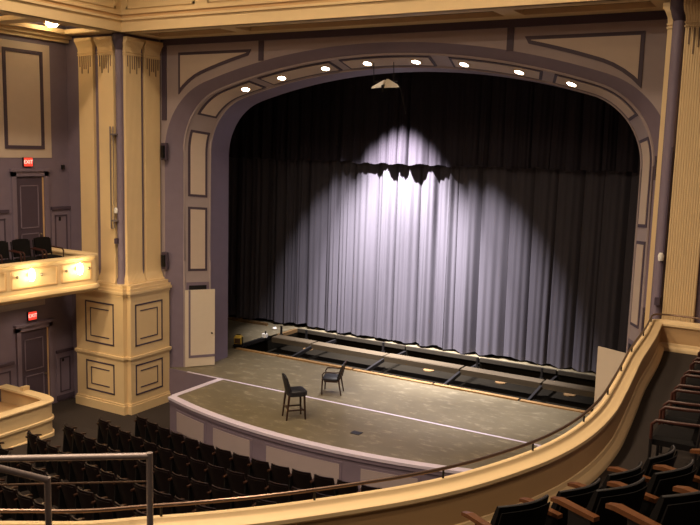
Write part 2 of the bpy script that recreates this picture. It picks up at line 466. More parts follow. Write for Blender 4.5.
def curtain(name, x0, x1, y, z0, z1, seed, nx, nz, amp, pt, m, label, hem, cat):
    o = thing(name, label, cat, ((x0 + x1) / 2, y, z0))
    c = cloth(x0, x1, y, z0, z1, seed, nx, nz, amp, pt, hem).wbuild('drape', m, o, True)
    md = c.modifiers.new('thickness', 'SOLIDIFY'); md.thickness = .012; md.use_rim = False
    return o
curtain('stage_curtain', -10.95, -.885, 7.45, .10, 9.9, 3, 760, 14, .30, .80, 'curtain', 'grey lilac stage curtain half with the brightest spotlit folds', .07, 'curtain')
curtain('stage_curtain', -.875, 10.95, 7.50, .10, 9.9, 11, 820, 14, .30, .86, 'curtain', 'grey lilac stage curtain half behind the wide open jamb door', .07, 'curtain')
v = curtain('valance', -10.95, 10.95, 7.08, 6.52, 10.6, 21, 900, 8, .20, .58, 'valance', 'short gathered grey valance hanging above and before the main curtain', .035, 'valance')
MB().tube([(-10.95, 7.5, 9.95), (10.95, 7.5, 9.95)], .03, 6).wbuild('rod', 'black_metal', v)

# ------------------------------------------------------------------ pillars
def ribbed(w, d, n):      # outline of a reeded pilaster: width w, depth d, front towards -y, wall at y=0
    pts = [(w / 2, 0)]
    pts += [(w / 2, -d)]
    step = w / n
    for i in range(n):
        x = w / 2 - i * step
        pts += [(x - step * .12, -d), (x - step * .3, -d - .009), (x - step * .72, -d - .009), (x - step * .88, -d)]
    pts += [(-w / 2, -d), (-w / 2, 0)]
    return pts
def pilaster(root, cx, cy, rot, w, d, z0, z1):
    out = ribbed(w, d, 13)
    rings = []
    H = z1 - z0
    st = [(0, .10), (.06, .10), (.07, .07), (.16, .045), (.30, .012), (.42, 0), (H - .50, 0), (H - .49, .018), (H - .46, .018), (H - .45, 0), (H - .43, 0), (H - .42, .018), (H - .39, .018), (H - .38, .002), (H - .28, .012), (H - .18, .045), (H - .11, .085), (H - .10, .10), (H, .10)]
    ca, sa = math.cos(rot), math.sin(rot)
    def place(x, y, z): return (cx + x * ca - y * sa, cy + x * sa + y * ca, z)
    for h, e in st:
        sx = (w / 2 + min(e, .05)) / (w / 2); sy = (d + e) / d
        rings.append([place(x * sx, y * sy if y < 0 else y, z0 + h) for x, y in out])
    p = MB().loft(rings).wbuild('pilaster', 'cream', root)
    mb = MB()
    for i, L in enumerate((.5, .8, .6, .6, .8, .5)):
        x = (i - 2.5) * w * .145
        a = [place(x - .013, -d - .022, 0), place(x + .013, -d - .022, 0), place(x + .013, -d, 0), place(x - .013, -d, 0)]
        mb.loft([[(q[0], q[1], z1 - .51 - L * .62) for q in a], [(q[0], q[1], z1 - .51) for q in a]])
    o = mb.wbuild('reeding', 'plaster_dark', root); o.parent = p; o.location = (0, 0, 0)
    return p
def pillar(sg, label):
    root = thing('corner_pillar', label, 'pillar', (sg * 8.1, -.9, -1.06))
    def P(pts):
        q = [(sg * x, y) for x, y in pts]
        return q if sg > 0 else q[::-1]
    L = P([(9.15, -.02), (9.15, -1.81), (7.17, -1.81), (7.17, -1.66), (7.02, -1.66), (7.02, -.02)])
    mb = MB(); mb.prism(L, -1.06, 2.55); mb.wbuild('plinth', 'cream', root)
    b = MB(); b.prism(offset(L, .05), -1.06, -.80); b.prism(offset(L, .025), -.80, -.74); b.wbuild('plinth_base', 'cream', root)
    b = MB(); b.prism(offset(L, .05), .62, .70); b.prism(offset(L, .025), .58, .62); b.wbuild('belt_moulding', 'cream', root)
    c = MB(); c.prism(offset(L, .02), 2.50, 2.58); c.prism(offset(L, .06), 2.58, 2.66); c.prism(offset(L, .03), 2.66, 2.74); c.prism(offset(L, -.02), 2.74, 2.84)
    c.wbuild('plinth_cap', 'cream', root)
    # panels with double frames
    for z0, z1 in ((.98, 2.26), (-.52, .42)):
        for face in (0, 1):
            def ring(e, t, zz0, zz1, name, m, sides='lrtb', pr=.012):
                fr = MB()
                if face == 0: a0, a1 = 7.55 + e, 8.75 - e
                else: a0, a1 = -1.48 + e, -.33 - e
                def seg(u0, u1, w0, w1):
                    if face == 0:
                        x0, x1 = sorted((sg * u0, sg * u1)); fr.box(x0, x1, -1.81 - pr, -1.80, w0, w1)
                    else:
                        x0, x1 = sorted((sg * 7.02, sg * (7.02 - pr))); fr.box(x0, x1, u0, u1, w0, w1)
                if 'l' in sides: seg(a0, a0 + t, zz0, zz1)
                if 'r' in sides: seg(a1 - t, a1, zz0, zz1)
                if 't' in sides: seg(a0, a1, zz1 - t, zz1)
                if 'b' in sides: seg(a0, a1, zz0, zz0 + t)
                return fr.wbuild(name, m, root)
            ring(0, .045, z0, z1, 'panel_frame', 'purple_dark')
            far = 'r' if face == 0 else 'r'
            ring(.21, .03, z0 + .2, z1 - .2, 'inner_frame', 'purple_dark', sides=(far + 'tb'))
            
    core = P([(9.15, -.02), (9.15, -1.51), (7.66, -1.51), (7.66, -1.47), (7.40, -1.47), (7.40, -.02)])
    MB().prism(core, 2.84, TOPZ).wbuild('core', 'purple', root)
    cc = MB().lathe([(.14, 2.84), (.14, 2.95), (.105, 3.05), (.105, 9.62)], 14, (sg * 7.53, -1.50, 0)).wbuild('corner_column', 'purple', root, True)
    MB().lathe([(.105, 9.62), (.14, 9.70), (.17, 9.82), (.19, 9.86), (.19, TOPZ)], 14, (sg * 7.52, -1.50, 0)).wbuild('column_cap', 'purple_dark', cc, True)
    Z0, Z1 = 2.82, 9.98
    for cx in (8.78, 7.96): pilaster(root, sg * cx, -1.51, 0, .60, .10, Z0, Z1)
    for cy in (-1.16, -.38): pilaster(root, sg * 7.40, cy, R(90) if sg < 0 else R(-90), .62, .08, Z0, Z1)
    return root
pillar(-1, 'cream corner pillar with panelled plinth beside the small jamb door left ajar')
pillar(1, 'cream reeded corner pillar rising behind the end of the balcony parapet')
# lighting boom frames in the pillar corners, wall brackets
for sg, lab in ((-1, 'slim dark looped boom pipe fixed at the corner of the panelled pillar'), (1, 'single dark boom pipe with small lamp on the pillar beside the balcony end')):
    o = thing('boom_frame', lab, 'pipe frame', (sg * 7.66, -1.66, 4.45))
    if sg < 0:
        MB().tube([(sg * 7.74, -1.68, 4.5), (sg * 7.74, -1.68, 7.45), (sg * 7.62, -1.68, 7.45), (sg * 7.62, -1.68, 4.5), (sg * 7.74, -1.68, 4.5)], .02, 6).wbuild('pipe_loop', 'steel', o)
        for z in (4.7, 7.2): bx(-7.7, -7.5, -1.7, -1.5, z, z + .05).wbuild('bracket', 'steel', o)
    else:
        MB().tube([(7.60, -1.6, 4.1), (7.60, -1.6, 7.2)], .02, 6).wbuild('pipe', 'purple_dark', o)
    MB().lathe([(.05, 0), (.06, .1), (.03, .16)], 10, (sg * 7.56, -1.66, 4.95)).wbuild('small_lamp', 'white_plastic', o, True)
    bx(sg * 7.56 - .05, sg * 7.56 + .05, -1.7, -1.55, 4.05, 4.2).wbuild('junction_box', 'purple_dark', o)
    for z, w in ((6.5, 'upper'), (3.16, 'lower')):
        h = thing('wall_bracket', ('dark bracket high' if z > 5 else 'dark bracket low') + (' on the arch wall edge beside the panelled pillar' if sg < 0 else ' on the arch wall edge beside the reeded pillar'), 'bracket', (sg * 7.13, -.06, z))
        bx(sg * 7.13 - .10, sg * 7.13 + .10, -.12, -.03, z, z + .52).wbuild('plate', 'purple_dark', h)
        bx(sg * 7.13 - .05, sg * 7.13 + .05, -.19, -.12, z + .08, z + .44).wbuild('hook', 'black_metal', h)

# ------------------------------------------------------------------ soffits, fascia, ceiling
FZ = 10.08
sof = tag(empty('ceiling_soffit', (0, 0, FZ)), 'cream coffered soffit over the proscenium and side boxes', 'ceiling', kind='structure')
for a in ((-9.7, 9.7, -1.62, -1.22), (-7.6, 7.6, -.5, 0.12)): bx(a[0], a[1], a[2], a[3], FZ, FZ + .12).wbuild('soffit_strip', 'cream', sof)
for x0, x1 in ((-7.9, -6.9), (-4.05, -3.6), (3.6, 4.05), (6.9, 7.9)): bx(x0, x1, -1.22, -.5, FZ, FZ + .12).wbuild('cross_beam', 'cream', sof)
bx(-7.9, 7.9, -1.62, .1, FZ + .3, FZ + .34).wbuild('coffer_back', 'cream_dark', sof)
for sg in (-1, 1):
    X = lambda a, b: sorted((sg * a, sg * b))
    a, b = X(7.28, 7.75); bx(a, b, -24, -1.62, FZ, FZ + .12).wbuild('soffit_strip', 'cream', sof)
    a, b = X(9.2, 9.72); bx(a, b, -24, -1.3, FZ - .0, FZ + .12).wbuild('soffit_strip', 'cream', sof)
    a, b = X(7.75, 9.2)
    for y0, y1 in ((-1.98, -1.62), (-4.4, -3.9), (-7.4, -6.9), (-10.4, -9.9), (-13.5, -13.0), (-17, -16.5), (-20, -19.5)): bx(a, b, y0, y1, FZ, FZ + .12).wbuild('cross_beam', 'cream', sof)
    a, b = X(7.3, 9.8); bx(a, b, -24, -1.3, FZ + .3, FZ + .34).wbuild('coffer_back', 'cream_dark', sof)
    # cornice where side wall meets soffit
    a, b = X(9.45, 9.7); bx(a, b, -24, -1.5, FZ - .10, FZ + .0).wbuild('cornice', 'cream', sof)
    a, b = X(9.58, 9.7); bx(a, b, -24, -1.5, FZ - .2, FZ - .10).wbuild('cornice', 'cream', sof)
# fascia of the ceiling well
fas = tag(empty('trim_1', (0, -1.62, FZ)), 'cream panelled fascia running around the high ceiling well', 'fascia', kind='structure')
def fascia_run(axis, a0, a1, pos, inward, npan):
    def B(u0, u1, d0, d1, z0, z1, name, m):
        p0, p1 = sorted((pos + inward * d0, pos + inward * d1))
        (bx(u0, u1, p0, p1, z0, z1) if axis == 'x' else bx(p0, p1, u0, u1, z0, z1)).wbuild(name, m, fas)
    B(a0, a1, -.1, .0, FZ + .0, 13.6, 'fascia_board', 'cream')
    B(a0, a1, 0, .07, FZ, FZ + .30, 'architrave', 'cream')
    B(a0, a1, 0, .12, FZ + .30, FZ + .36, 'bead', 'cream'); B(a0, a1, 0, .05, FZ + .36, FZ + .46, 'bead', 'cream_dark'); B(a0, a1, 0, .09, FZ + .46, FZ + .50, 'bead', 'cream')
    w = (a1 - a0) / npan
    for i in range(npan):
        u0, u1 = a0 + i * w + .22, a0 + (i + 1) * w - .22
        for q in ((u0, u1, FZ + .62, FZ + .68), (u0, u1, 12.9, 12.96), (u0, u0 + .06, FZ + .62, 12.96), (u1 - .06, u1, FZ + .62, 12.96)): B(q[0], q[1], 0, .03, q[2], q[3], 'fascia_frame', 'cream')
fascia_run('x', -7.3, 7.3, -1.62, -1, 5)
fascia_run('y', -24, -1.62, -7.3, 1, 6)
fascia_run('y', -24, -1.62, 7.3, -1, 6)
struct('ceiling', bx(-7.4, 7.4, -24, -1.5, 13.6, 13.8), 'plaster_dark', 'high plain ceiling of the auditorium', 'ceiling')

# ------------------------------------------------------------------ side walls and house floor
def hz(y): return -1.06 + max(0, -3.2 - y) * .075
wl_ = tag(empty('wall_left', (-9.7, -2, -1)), 'dull purple side wall with framed panel, doors and wainscot', 'wall', kind='structure')
bx(-9.9, -9.7, -24, -1.45, -1.3, 10.5).wbuild('wall_plane', 'purple', wl_)
struct('wall_left_return', bx(-9.9, -9.05, -1.50, -1.3, -1.3, 10.5), 'purple', 'narrow purple return wall beside the panelled pillar', 'wall')
bx(-9.7, -9.685, -3.98, -2.14, 6.49, 9.74).wbuild('panel_field', 'tan_panel', wl_)
fr = MB()
for q in ((-3.74, -3.64, 6.74, 9.53), (-2.50, -2.40, 6.74, 9.53), (-3.64, -2.50, 6.74, 6.84), (-3.64, -2.50, 9.43, 9.53)): fr.box(-9.69, -9.66, q[0], q[1], q[2], q[3])
fr.wbuild('panel_frame', 'purple_dark', wl_)
for z, y0, y1, base in ((5.03, -2.22, -1.52, 3.25), (.6, -2.16, -1.52, -1.0), (.6, -9, -3.68, -1.0), (5.03, -9, -3.7, 3.25)):
    bx(-9.7, -9.63, y0, y1, z - .09, z).wbuild('chair_rail', 'purple_dark', wl_)
    bx(-9.7, -9.67, y0, y1, base, z - .09).wbuild('wainscot', 'purple', wl_)
    n = max(1, int((y1 - y0) / .9)); w = (y1 - y0) / n
    for i in range(n):
        f2 = MB(); u0, u1 = y0 + i * w + .12, y0 + (i + 1) * w - .12
        for q in ((u0, u0 + .04, base + .25, z - .25), (u1 - .04, u1, base + .25, z - .25), (u0, u1, base + .25, base + .29), (u0, u1, z - .29, z - .25)): f2.box(-9.67, -9.655, *q)
        f2.wbuild('wainscot_frame', 'purple_dark', wl_)
bx(-9.7, -9.64, -9, -2.55, 2.12, 2.30).wbuild('ledge_strip', 'taupe', wl_)
bx(-9.7, -9.66, -2.16, -1.5, -1.0, -.84).wbuild('baseboard', 'purple_dark', wl_)
bx(-9.7, -9.66, -1.95, -1.88, .22, .34).wbuild('switch_plate', 'black', wl_); bx(-9.7, -9.66, -1.95, -1.88, 4.6, 4.72).wbuild('switch_plate', 'black', wl_)
bx(-9.7, -9.62, -1.8, -1.72, 6.15, 6.28).wbuild('small_sensor', 'black', wl_)
def wall_door(name, y0, y1, z0, z1, label):
    d = tag(empty(name, (-9.7, (y0 + y1) / 2, z0)), label, 'door', kind='structure')
    c = MB(); c.box(-9.7, -9.62, y0, y0 + .14, z0, z1); c.box(-9.7, -9.62, y1 - .14, y1, z0, z1); c.box(-9.7, -9.62, y0, y1, z1 - .14, z1); c.box(-9.7, -9.58, y0 - .05, y1 + .05, z1, z1 + .08)
    c.wbuild('casing', 'purple', d)
    l = bx(-9.7, -9.67, y0 + .14, y1 - .2, z0 + .02, z1 - .16).wbuild('door_leaf', 'purple_dark', d)
    f = MB()
    for a, b in ((z0 + .25, z0 + 1.05), (z0 + 1.2, z1 - .4)):
        for q in ((y0 + .28, y0 + .31, a, b), (y1 - .37, y1 - .34, a, b), (y0 + .28, y1 - .34, a, a + .03), (y0 + .28, y1 - .34, b - .03, b)): f.box(-9.672, -9.655, *q)
    f.wbuild('door_panel_frame', 'purple', l)
    bx(-9.7, -9.66, y1 - .2, y1 - .15, z0 + .02, z1 - .16).wbuild('lit_door_edge', 'cream_dark', d)  # pale strip paints the light caught on the open door's edge
    MB().lathe([(0.0, 0), (.03, 0), (.035, .05), (0.0, .07)], 8, (-9.67, y1 - .3, z0 + 1.0), 'x').wbuild('knob', 'brass_knob', l)
wall_door('door_1', -3.58, -2.33, 3.25, 6.1, 'purple panelled door on the box level under the exit sign')
wall_door('door_2', -3.58, -2.30, -1.0, 1.56, 'purple panelled door on the floor level behind the low cream booth')
def exit_sign(y, z, label):
    o = thing('exit_sign', label, 'exit sign', (-9.7, y, z))
    bx(-.0, .07, -.15, .15, 0, .26).build('case', 'black_metal', o)
    fc = bx(.07, .078, -.14, .14, .01, .25).build('face', 'exit_red', o)
    cu = bpy.data.curves.new('exit_text', 'FONT'); cu.body = 'EXIT'; cu.size = .15; cu.align_x = 'CENTER'; cu.align_y = 'CENTER'; cu.extrude = .003
    t = bpy.data.objects.new('tmp', cu); COL.objects.link(t)
    dg = bpy.context.evaluated_depsgraph_get(); me = bpy.data.meshes.new_from_object(t.evaluated_get(dg))
    bpy.data.objects.remove(t)
    me.materials.clear(); me.materials.append(MATS['exit_letters'])
    lt = bpy.data.objects.new('lettering', me); COL.objects.link(lt); lt.parent = fc; lt.location = (.082, 0, .13); lt.rotation_euler = (R(90), 0, R(90))
exit_sign(-3.02, 6.24, 'red lit exit sign above the box level door')
exit_sign(-3.02, 1.72, 'red lit exit sign above the floor level door')
# right side wall, back wall
struct('wall_right', bx(9.7, 9.9, -9.9, -1.45, -1.3, 10.5), 'purple', 'dull purple side wall behind the balcony chairs', 'wall')
struct('wall_right_return', bx(9.05, 9.9, -1.50, -1.3, -1.3, 10.5), 'purple', 'narrow purple return wall beside the reeded pillar', 'wall')
mb = MB()
for sg in (-1, 1):
    mb.prism([(sg * 9.7, -9.9), (sg * 9.9, -9.8), (sg * 14.2, -13.0), (sg * 14.0, -13.2)][::sg], -1.3, 10.5) if sg > 0 else None
mb.box(14.0, 14.2, -24, -13.0, -1.3, 10.5)
struct('wall_rear_right', mb, 'purple', 'side wall flaring out towards the rear of the balcony', 'wall')
struct('wall_back', bx(-10, 14.2, -24.2, -24, -1.3, 14), 'purple', 'plain rear wall of the auditorium', 'wall')
struct('ceiling_rear', bx(7.3, 14.2, -24, -9.7, 10.42, 10.55), 'plaster_dark', 'low ceiling over the rear balcony', 'ceiling')
ys = [0.2, -3.2, -24]
fl = MB()
fl.add([(-9.9, .2, -1.06), (9.9, .2, -1.06), (-9.9, -3.2, -1.06), (9.9, -3.2, -1.06), (-9.9, -24, hz(-24)), (9.9, -24, hz(-24))], [(0, 1, 3, 2), (2, 3, 5, 4)])
fl.add([(-9.9, .2, -1.3), (9.9, .2, -1.3), (9.9, -24, -1.3), (-9.9, -24, -1.3)], [(0, 1, 2, 3)])
struct('floor', fl, 'house_carpet', 'dark raked carpet floor of the auditorium', 'floor')

# ------------------------------------------------------------------ balcony
LED = 3.82; BF = 3.25
ctrl = [(9.69, -1.9), (8.3, -1.9), (7.75, -1.92), (7.57, -2.1), (7.60, -2.6), (7.68, -3.6), (7.77, -5.27), (7.87, -6.44), (7.95, -7.4), (8.01, -8.4), (7.97, -9.4), (7.80, -10.3), (7.47, -11.2), (7.11, -11.88), (6.64, -12.54), (6.1, -13.2), (5.5, -13.8), (4.85, -14.35), (3.2, -15.2), (0, -15.8)]
def catmull(pts, n):
    P = [Vector(p) for p in pts]; P = [P[0] * 2 - P[1]] + P + [P[-1] * 2 - P[-2]]; out = []
    for i in range(1, len(P) - 2):
        for k in range(n):
            t = k / n
            out.append(.5 * ((2 * P[i]) + (P[i + 1] - P[i - 1]) * t + (2 * P[i - 1] - 5 * P[i] + 4 * P[i + 1] - P[i + 2]) * t * t + (3 * P[i] - P[i - 1] - 3 * P[i + 1] + P[i + 2]) * t ** 3))
    out.append(P[-2]); return out
PATH = catmull(ctrl, 10)
def normals(path):
    ns = []
    for i in range(len(path)):
        a = path[max(i - 1, 0)]; b = path[min(i + 1, len(path) - 1)]; t = (b - a).normalized()
        ns.append(Vector((-t.y, t.x)))       # to the audience side (path runs from pillar to centre)
    return ns
NS = normals(PATH)
BDY = -.36      # the side box ends a little short of its pillar
def sweep(sec, sx=1, i0=0, i1=None):
    rings = []
    for p, n in list(zip(PATH, NS))[i0:i1]:
        rings.append([(sx * (p.x + n.x * o), p.y + n.y * o + (BDY if sx < 0 else 0), z) for o, z in sec])
    return MB().loft(rings)
ledge_sec = [(-.03, LED - .02), (-.015, LED), (.05, LED + .005), (.065, LED - .02), (.09, LED - .035), (.17, LED - .04), (.20, LED - .055), (.205, LED - .09), (.17, LED - .12), (.02, LED - .12), (-.03, LED - .07)]
face_sec = [(.02, LED - .12), (.16, LED - .12), (.17, BF + .14), (.17, BF - .05), (.12, BF - .5), (.02, BF - .42), (-.0, BF - .2), (.02, BF + .0)]
curb_sec = [(.16, BF + .15), (.185, BF + .14), (.20, BF + .09), (.265, BF + .07), (.28, BF + .05), (.28, BF - .02), (.16, BF - .02)]
cornice_sec = [(-.03, BF - .28), (-.05, BF - .34), (-.05, BF - .40), (.0, BF - .46), (.12, BF - .52), (.3, BF - .52), (.3, BF - .3), (.05, BF - .28)]
def check_normal(): pass
bp_ = thing('balcony_parapet', 'cream curved balcony parapet with wide moulded ledge sweeping to the reeded pillar', 'parapet', (7.6, -7, 2.7))
sweep(ledge_sec).wbuild('ledge', 'cream', bp_, True)
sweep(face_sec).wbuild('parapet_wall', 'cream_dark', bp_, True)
sweep(curb_sec).wbuild('curb', 'cream', bp_, True)
sweep(cornice_sec).wbuild('lower_moulding', 'cream', bp_, True)
# rail over the ledge
rl = thing('ledge_rail', 'thin dark brass rail on short posts along the curved balcony ledge', 'rail', (7.6, -7, LED))
i0 = 6
RP = [(p + n * .01) for p, n in zip(PATH, NS)]
MB().tube([(q.x, q.y, LED + .10) for q in RP[i0:]], .018, 8).wbuild('rail', 'brass', rl, True)
acc = 0; last = i0
for i in range(i0, len(RP)):
    if i > i0: acc += (RP[i] - RP[i - 1]).length
    if (i == i0 or acc > 1.3) and not 24 < i < 36:
        acc = 0; MB().tube([(RP[i].x, RP[i].y, LED - .01), (RP[i].x, RP[i].y, LED + .095)], .012, 6).wbuild('post', 'black_metal', rl)
# left box: mirror of the pillar end
IL = 96
lb = thing('box_parapet', 'cream bowed box front with two glowing lamps beside the panelled pillar', 'parapet', (-7.7, -4, 2.7))
sweep(ledge_sec, -1, 0, IL).wbuild('ledge', 'cream', lb, True)
sweep(face_sec, -1, 0, IL).wbuild('parapet_wall', 'cream', lb, True)
sweep(cornice_sec, -1, 0, IL).wbuild('lower_moulding', 'cream', lb, True)
sweep(curb_sec, -1, 0, IL).wbuild('curb', 'cream', lb, True)
def at_y(y):      # outer edge x of the side box front at y
    y -= BDY
    for a, b in zip(PATH[34:], PATH[35:]):
        if a.y >= y >= b.y: return a.x + (b.x - a.x) * (y - a.y) / (b.y - a.y)
    return 7.6
for y0, y1 in ((-3.60, -2.62), (-5.15, -3.72), (-6.7, -5.27)):
    f = MB()
    def seg(ya, yb, za, zb, pr=.015):
        n = 5; rings = []
        for i in range(n + 1):
            y = ya + (yb - ya) * i / n; x = -at_y(y)
            rings.append([(x + .0, y, za), (x + .0 + pr, y, za), (x + pr, y, zb), (x, y, zb)])
        f.loft(rings)
    zA, zB = BF - .14, LED - .2
    seg(y0, y1, zA, zA + .035); seg(y0, y1, zB - .035, zB); seg(y0, y0 + .04, zA, zB); seg(y1 - .04, y1, zA, zB)
    f.wbuild('panel_frame', 'cream_dark', lb)
def box_lamp(y, label):
    x = -at_y(y) + .02; z = 3.47
    o = thing('box_lamp', label, 'lamp', (x, y, z), 0, 'lamps on the box front')
    bx(-.02, .03, -.05, .05, -.05, .05).build('back_plate', 'cream', o)
    MB().lathe([(.0, -.17), (.05, -.15), (.08, -.06), (.08, .06), (.05, .15), (0.0, .17)], 12, (.11, 0, 0)).build('globe', 'bulb_warm', o, True)
    lamp('glow', 'POINT', (x + .26, y, z), BOX_W, (1, .72, .36), o, shadow_soft_size=.06)
    for dy in (-.36, .36):
        MB().lathe([(.0, 0), (.03, .0), (.045, .05), (.03, .08), (0.0, .09)], 10, (-at_y(y + dy), y + dy, z - .03), 'x').wbuild('knob', 'brass_knob', lb, True)
box_lamp(-3.1, 'glowing lamp on the box front nearer the panelled pillar')
box_lamp(-4.62, 'glowing lamp on the box front farther from the pillar')
box_lamp(-6.3, 'glowing lamp on the box front farthest from the pillar')
# balcony floors and tiers
def offs(o, i0=0, i1=None): return [(p.x + n.x * o, p.y + n.y * o) for p, n in list(zip(PATH, NS))[i0:i1]]
def tierband(o0, o1, i0, i1, z0, z1):
    A = offs(o0, i0, i1); B = offs(o1, i0, i1)
    return MB().loft([[(a[0], a[1], z0), (b[0], b[1], z0), (b[0], b[1], z1), (a[0], a[1], z1)] for a, b in zip(A, B)])
side = [q for q in offs(.15, 30, 108)]
bf = MB(); bf.prism([(9.75, -1.7)] + [(9.75, -9.6)] + side[::-1] + [(7.85, -1.9)], BF - .3, BF)
struct('floor_balcony', bf, 'carpet', 'dark carpet aisle along the curved balcony parapet', 'floor')
ti = 106
NI = len(PATH)
struct('floor_balcony_aisle', tierband(.15, .98, ti, NI, BF - .3, BF + .002), 'carpet', 'dark carpet strip at the foot of the balcony rows', 'floor')
TZ = [BF + .12, BF + .50, BF + .88, BF + 1.2, BF + 1.55, BF + 1.9]
for k in range(6):
    struct('floor_tier_%d' % (k + 1), tierband(.98 + .9 * k, .98 + .9 * (k + 1) + (0 if k < 5 else 3), ti, NI, BF - .3, TZ[k]), 'carpet', 'dark carpet tier carrying balcony seat row %d behind the parapet' % (k + 1), 'floor')
lf = MB(); lside = [(-x, y + BDY) for x, y in side]
lf.prism([(-9.69, -2.2)] + [(-9.69, -9.6)] + lside[::-1] + [(-8.1, -2.2)], BF - .3, BF)
struct('floor_box', lf, 'carpet', 'floor of the raised side box', 'floor')

# guard rail at the foot of the aisle
g = thing('guard_rail', 'grey steel tube guard rail with a corner post standing at the parapet', 'railing', (5.77, -14.09, BF))
A = Vector((5.77, -14.09, 4.52)); B = Vector((4.20, -15.28, 4.52))
MB().tube([A, B], .027, 10).wbuild('top_rail', 'steel', g, True)
MB().tube([A + Vector((0, 0, .027)), Vector((A.x, A.y, BF))], .027, 10).wbuild('post', 'steel', g, True)
MB().tube([B + Vector((0, 0, .027)), Vector((B.x, B.y, BF))], .027, 10).wbuild('post', 'steel', g, True)
MB().tube([A - Vector((0, 0, .215)), B - Vector((0, 0, .215))], .008, 6).wbuild('middle_bar', 'brass', g)
h = thing('stair_rail', 'dark grey sloping stair handrail with a short post beside the guard rail', 'railing', (5.45, -14.82, BF))
MB().tube([(5.45, -14.82, 4.50), (5.39, -15.18, 4.70), (5.25, -15.95, 5.15)], .025, 10).wbuild('hand_rail', 'steel', h, True)
MB().tube([(5.45, -14.82, 4.52), (5.45, -14.82, BF)], .025, 10).wbuild('post', 'steel', h, True)
MB().tube([(5.25, -15.95, 5.15), (5.25, -15.95, BF)], .025, 10).wbuild('post', 'steel', h, True)

# ------------------------------------------------------------------ seats
def shell(w, z0, z1, y0, y1, t, bow, crown, nx=10, nz=6):
    """backrest: bowed in plan, leaning back, rounded top; front towards +y"""
    mb = MB(); front = []; back = []
    for j in range(nz + 1):
        v = j / nz
        for i in range(nx + 1):
            u = i / nx * 2 - 1
            top = z1 - crown * abs(u) ** 2.6
            z = z0 + (top - z0) * v
            y = y0 + (y1 - y0) * v + bow * u * u
            e = t * (1 - .45 * v ** 3)
            x = u * w / 2 * (1 - .06 * v)
            front.append((x, y + e / 2, z)); back.append((x, y - e / 2, z))
    n = nx + 1; N = len(front); fs = []
    for j in range(nz):
        for i in range(nx):
            a = j * n + i
            fs.append((a, a + 1, a + n + 1, a + n)); fs.append((N + a, N + a + n, N + a + n + 1, N + a + 1))
    for i in range(nx):
        fs.append((i, N + i, N + i + 1, i + 1)); a = nz * n + i; fs.append((a, a + 1, N + a + 1, N + a))
    for j in range(nz):
        a = j * n; fs.append((a, a + n, N + a + n, N + a)); a = j * n + nx; fs.append((a, N + a, N + a + n, a + n))
    return mb.add(front + back, fs)
mat('piping', (.05, .047, .05, 1), .45)
def make_seat(name, plush, shellm, wood, w=.5, pipe=False):
    """fixed theatre seat facing +y, tipped up"""
    o = empty(name)
    bk = shell(w, .36, .82, -.02, -.16, .06, .085, .02).build('backrest', plush, o, True)
    if pipe: MB().tube([(u * w / 2 * .94, -.16 + .085 * u * u, .82 - .02 * abs(u) ** 2.6) for u in [i / 6 - 1 for i in range(13)]], .008, 5).build('piping', 'piping', bk, True)
    shell(w * .98, .10, .785, -.02, -.20, .018, .085, .025, 8, 4).build('back_shell', shellm, o, True)
    MB().loft([[(-w / 2 + .03, .02, .42), (w / 2 - .03, .02, .42), (w / 2 - .03, .11, .40), (-w / 2 + .03, .11, .40)], [(-w / 2 + .02, .02, .52), (w / 2 - .02, .02, .52), (w / 2 - .02, .12, .50), (-w / 2 + .02, .12, .50)], [(-w / 2 + .05, .02, .60), (w / 2 - .05, .02, .60), (w / 2 - .05, .07, .58), (-w / 2 + .05, .07, .58)]]).build('seat', plush, o, True)
    h = w / 2 + .035; e = .06 if pipe else 0
    MB().loft([[(-h - .03, -.14, .60), (-h + .03, -.14, .60), (-h + .03, -.14, .635), (-h - .03, -.14, .635)], [(-h - .035, .16 + e, .60), (-h + .035, .16 + e, .60), (-h + .035, .16 + e, .635), (-h - .035, .16 + e, .635)], [(-h - .025, .24 + e, .585), (-h + .025, .24 + e, .585), (-h + .025, .24 + e, .615), (-h - .025, .24 + e, .615)]]).build('armrest', wood, o)
    MB().loft([[(-h - .02, -.14, .0), (-h + .02, -.14, .0), (-h + .02, .10, .0), (-h - .02, .10, .0)], [(-h - .02, -.10, .6), (-h + .02, -.10, .6), (-h + .02, .12, .6), (-h - .02, .12, .6)]]).build('standard', 'black_metal', o)
    return o
proto = make_seat('auditorium_chair', 'seat_plush', 'seat_shell', 'dark_wood')
used = [False]
names = ['row nearest the stage apron', 'second row back from the stage apron', 'third row back from the stage apron', 'fourth row back from the stage apron', 'fifth row back from the stage apron', 'sixth row back from the stage apron', 'seventh row back from the stage apron', 'eighth row back from the stage apron', 'ninth row back from the stage apron']
left = [-4.95, -5.45, -5.65, -5.80, -5.9, -6.0, -6.1, -6.2, -6.2]
right = [4.6, 4.0, 3.2, 2.5, 1.9, 1.3, .8, .4, 0]
for k in range(9):
    Rk = 15.80 + .97 * k
    a0 = math.asin(left[k] / Rk); a1 = math.asin(right[k] / Rk); da = .572 / Rk
    n = int((a1 - a0) / da)
    for i in range(n + 1):
        a = a0 + i * da
        if not used[0]: o = proto; used[0] = True
        else: o = copy_tree(proto)
        x, y = Rk * math.sin(a), AC - Rk * math.cos(a)
        o.location = (x, y, hz(y) - .005); o.rotation_euler = (0, 0, a)
        tag(o, ('aisle-end ' if i == 0 else '') + 'dark red theatre seat in the ' + names[k], 'seat', 'theatre seats in the ' + names[k])

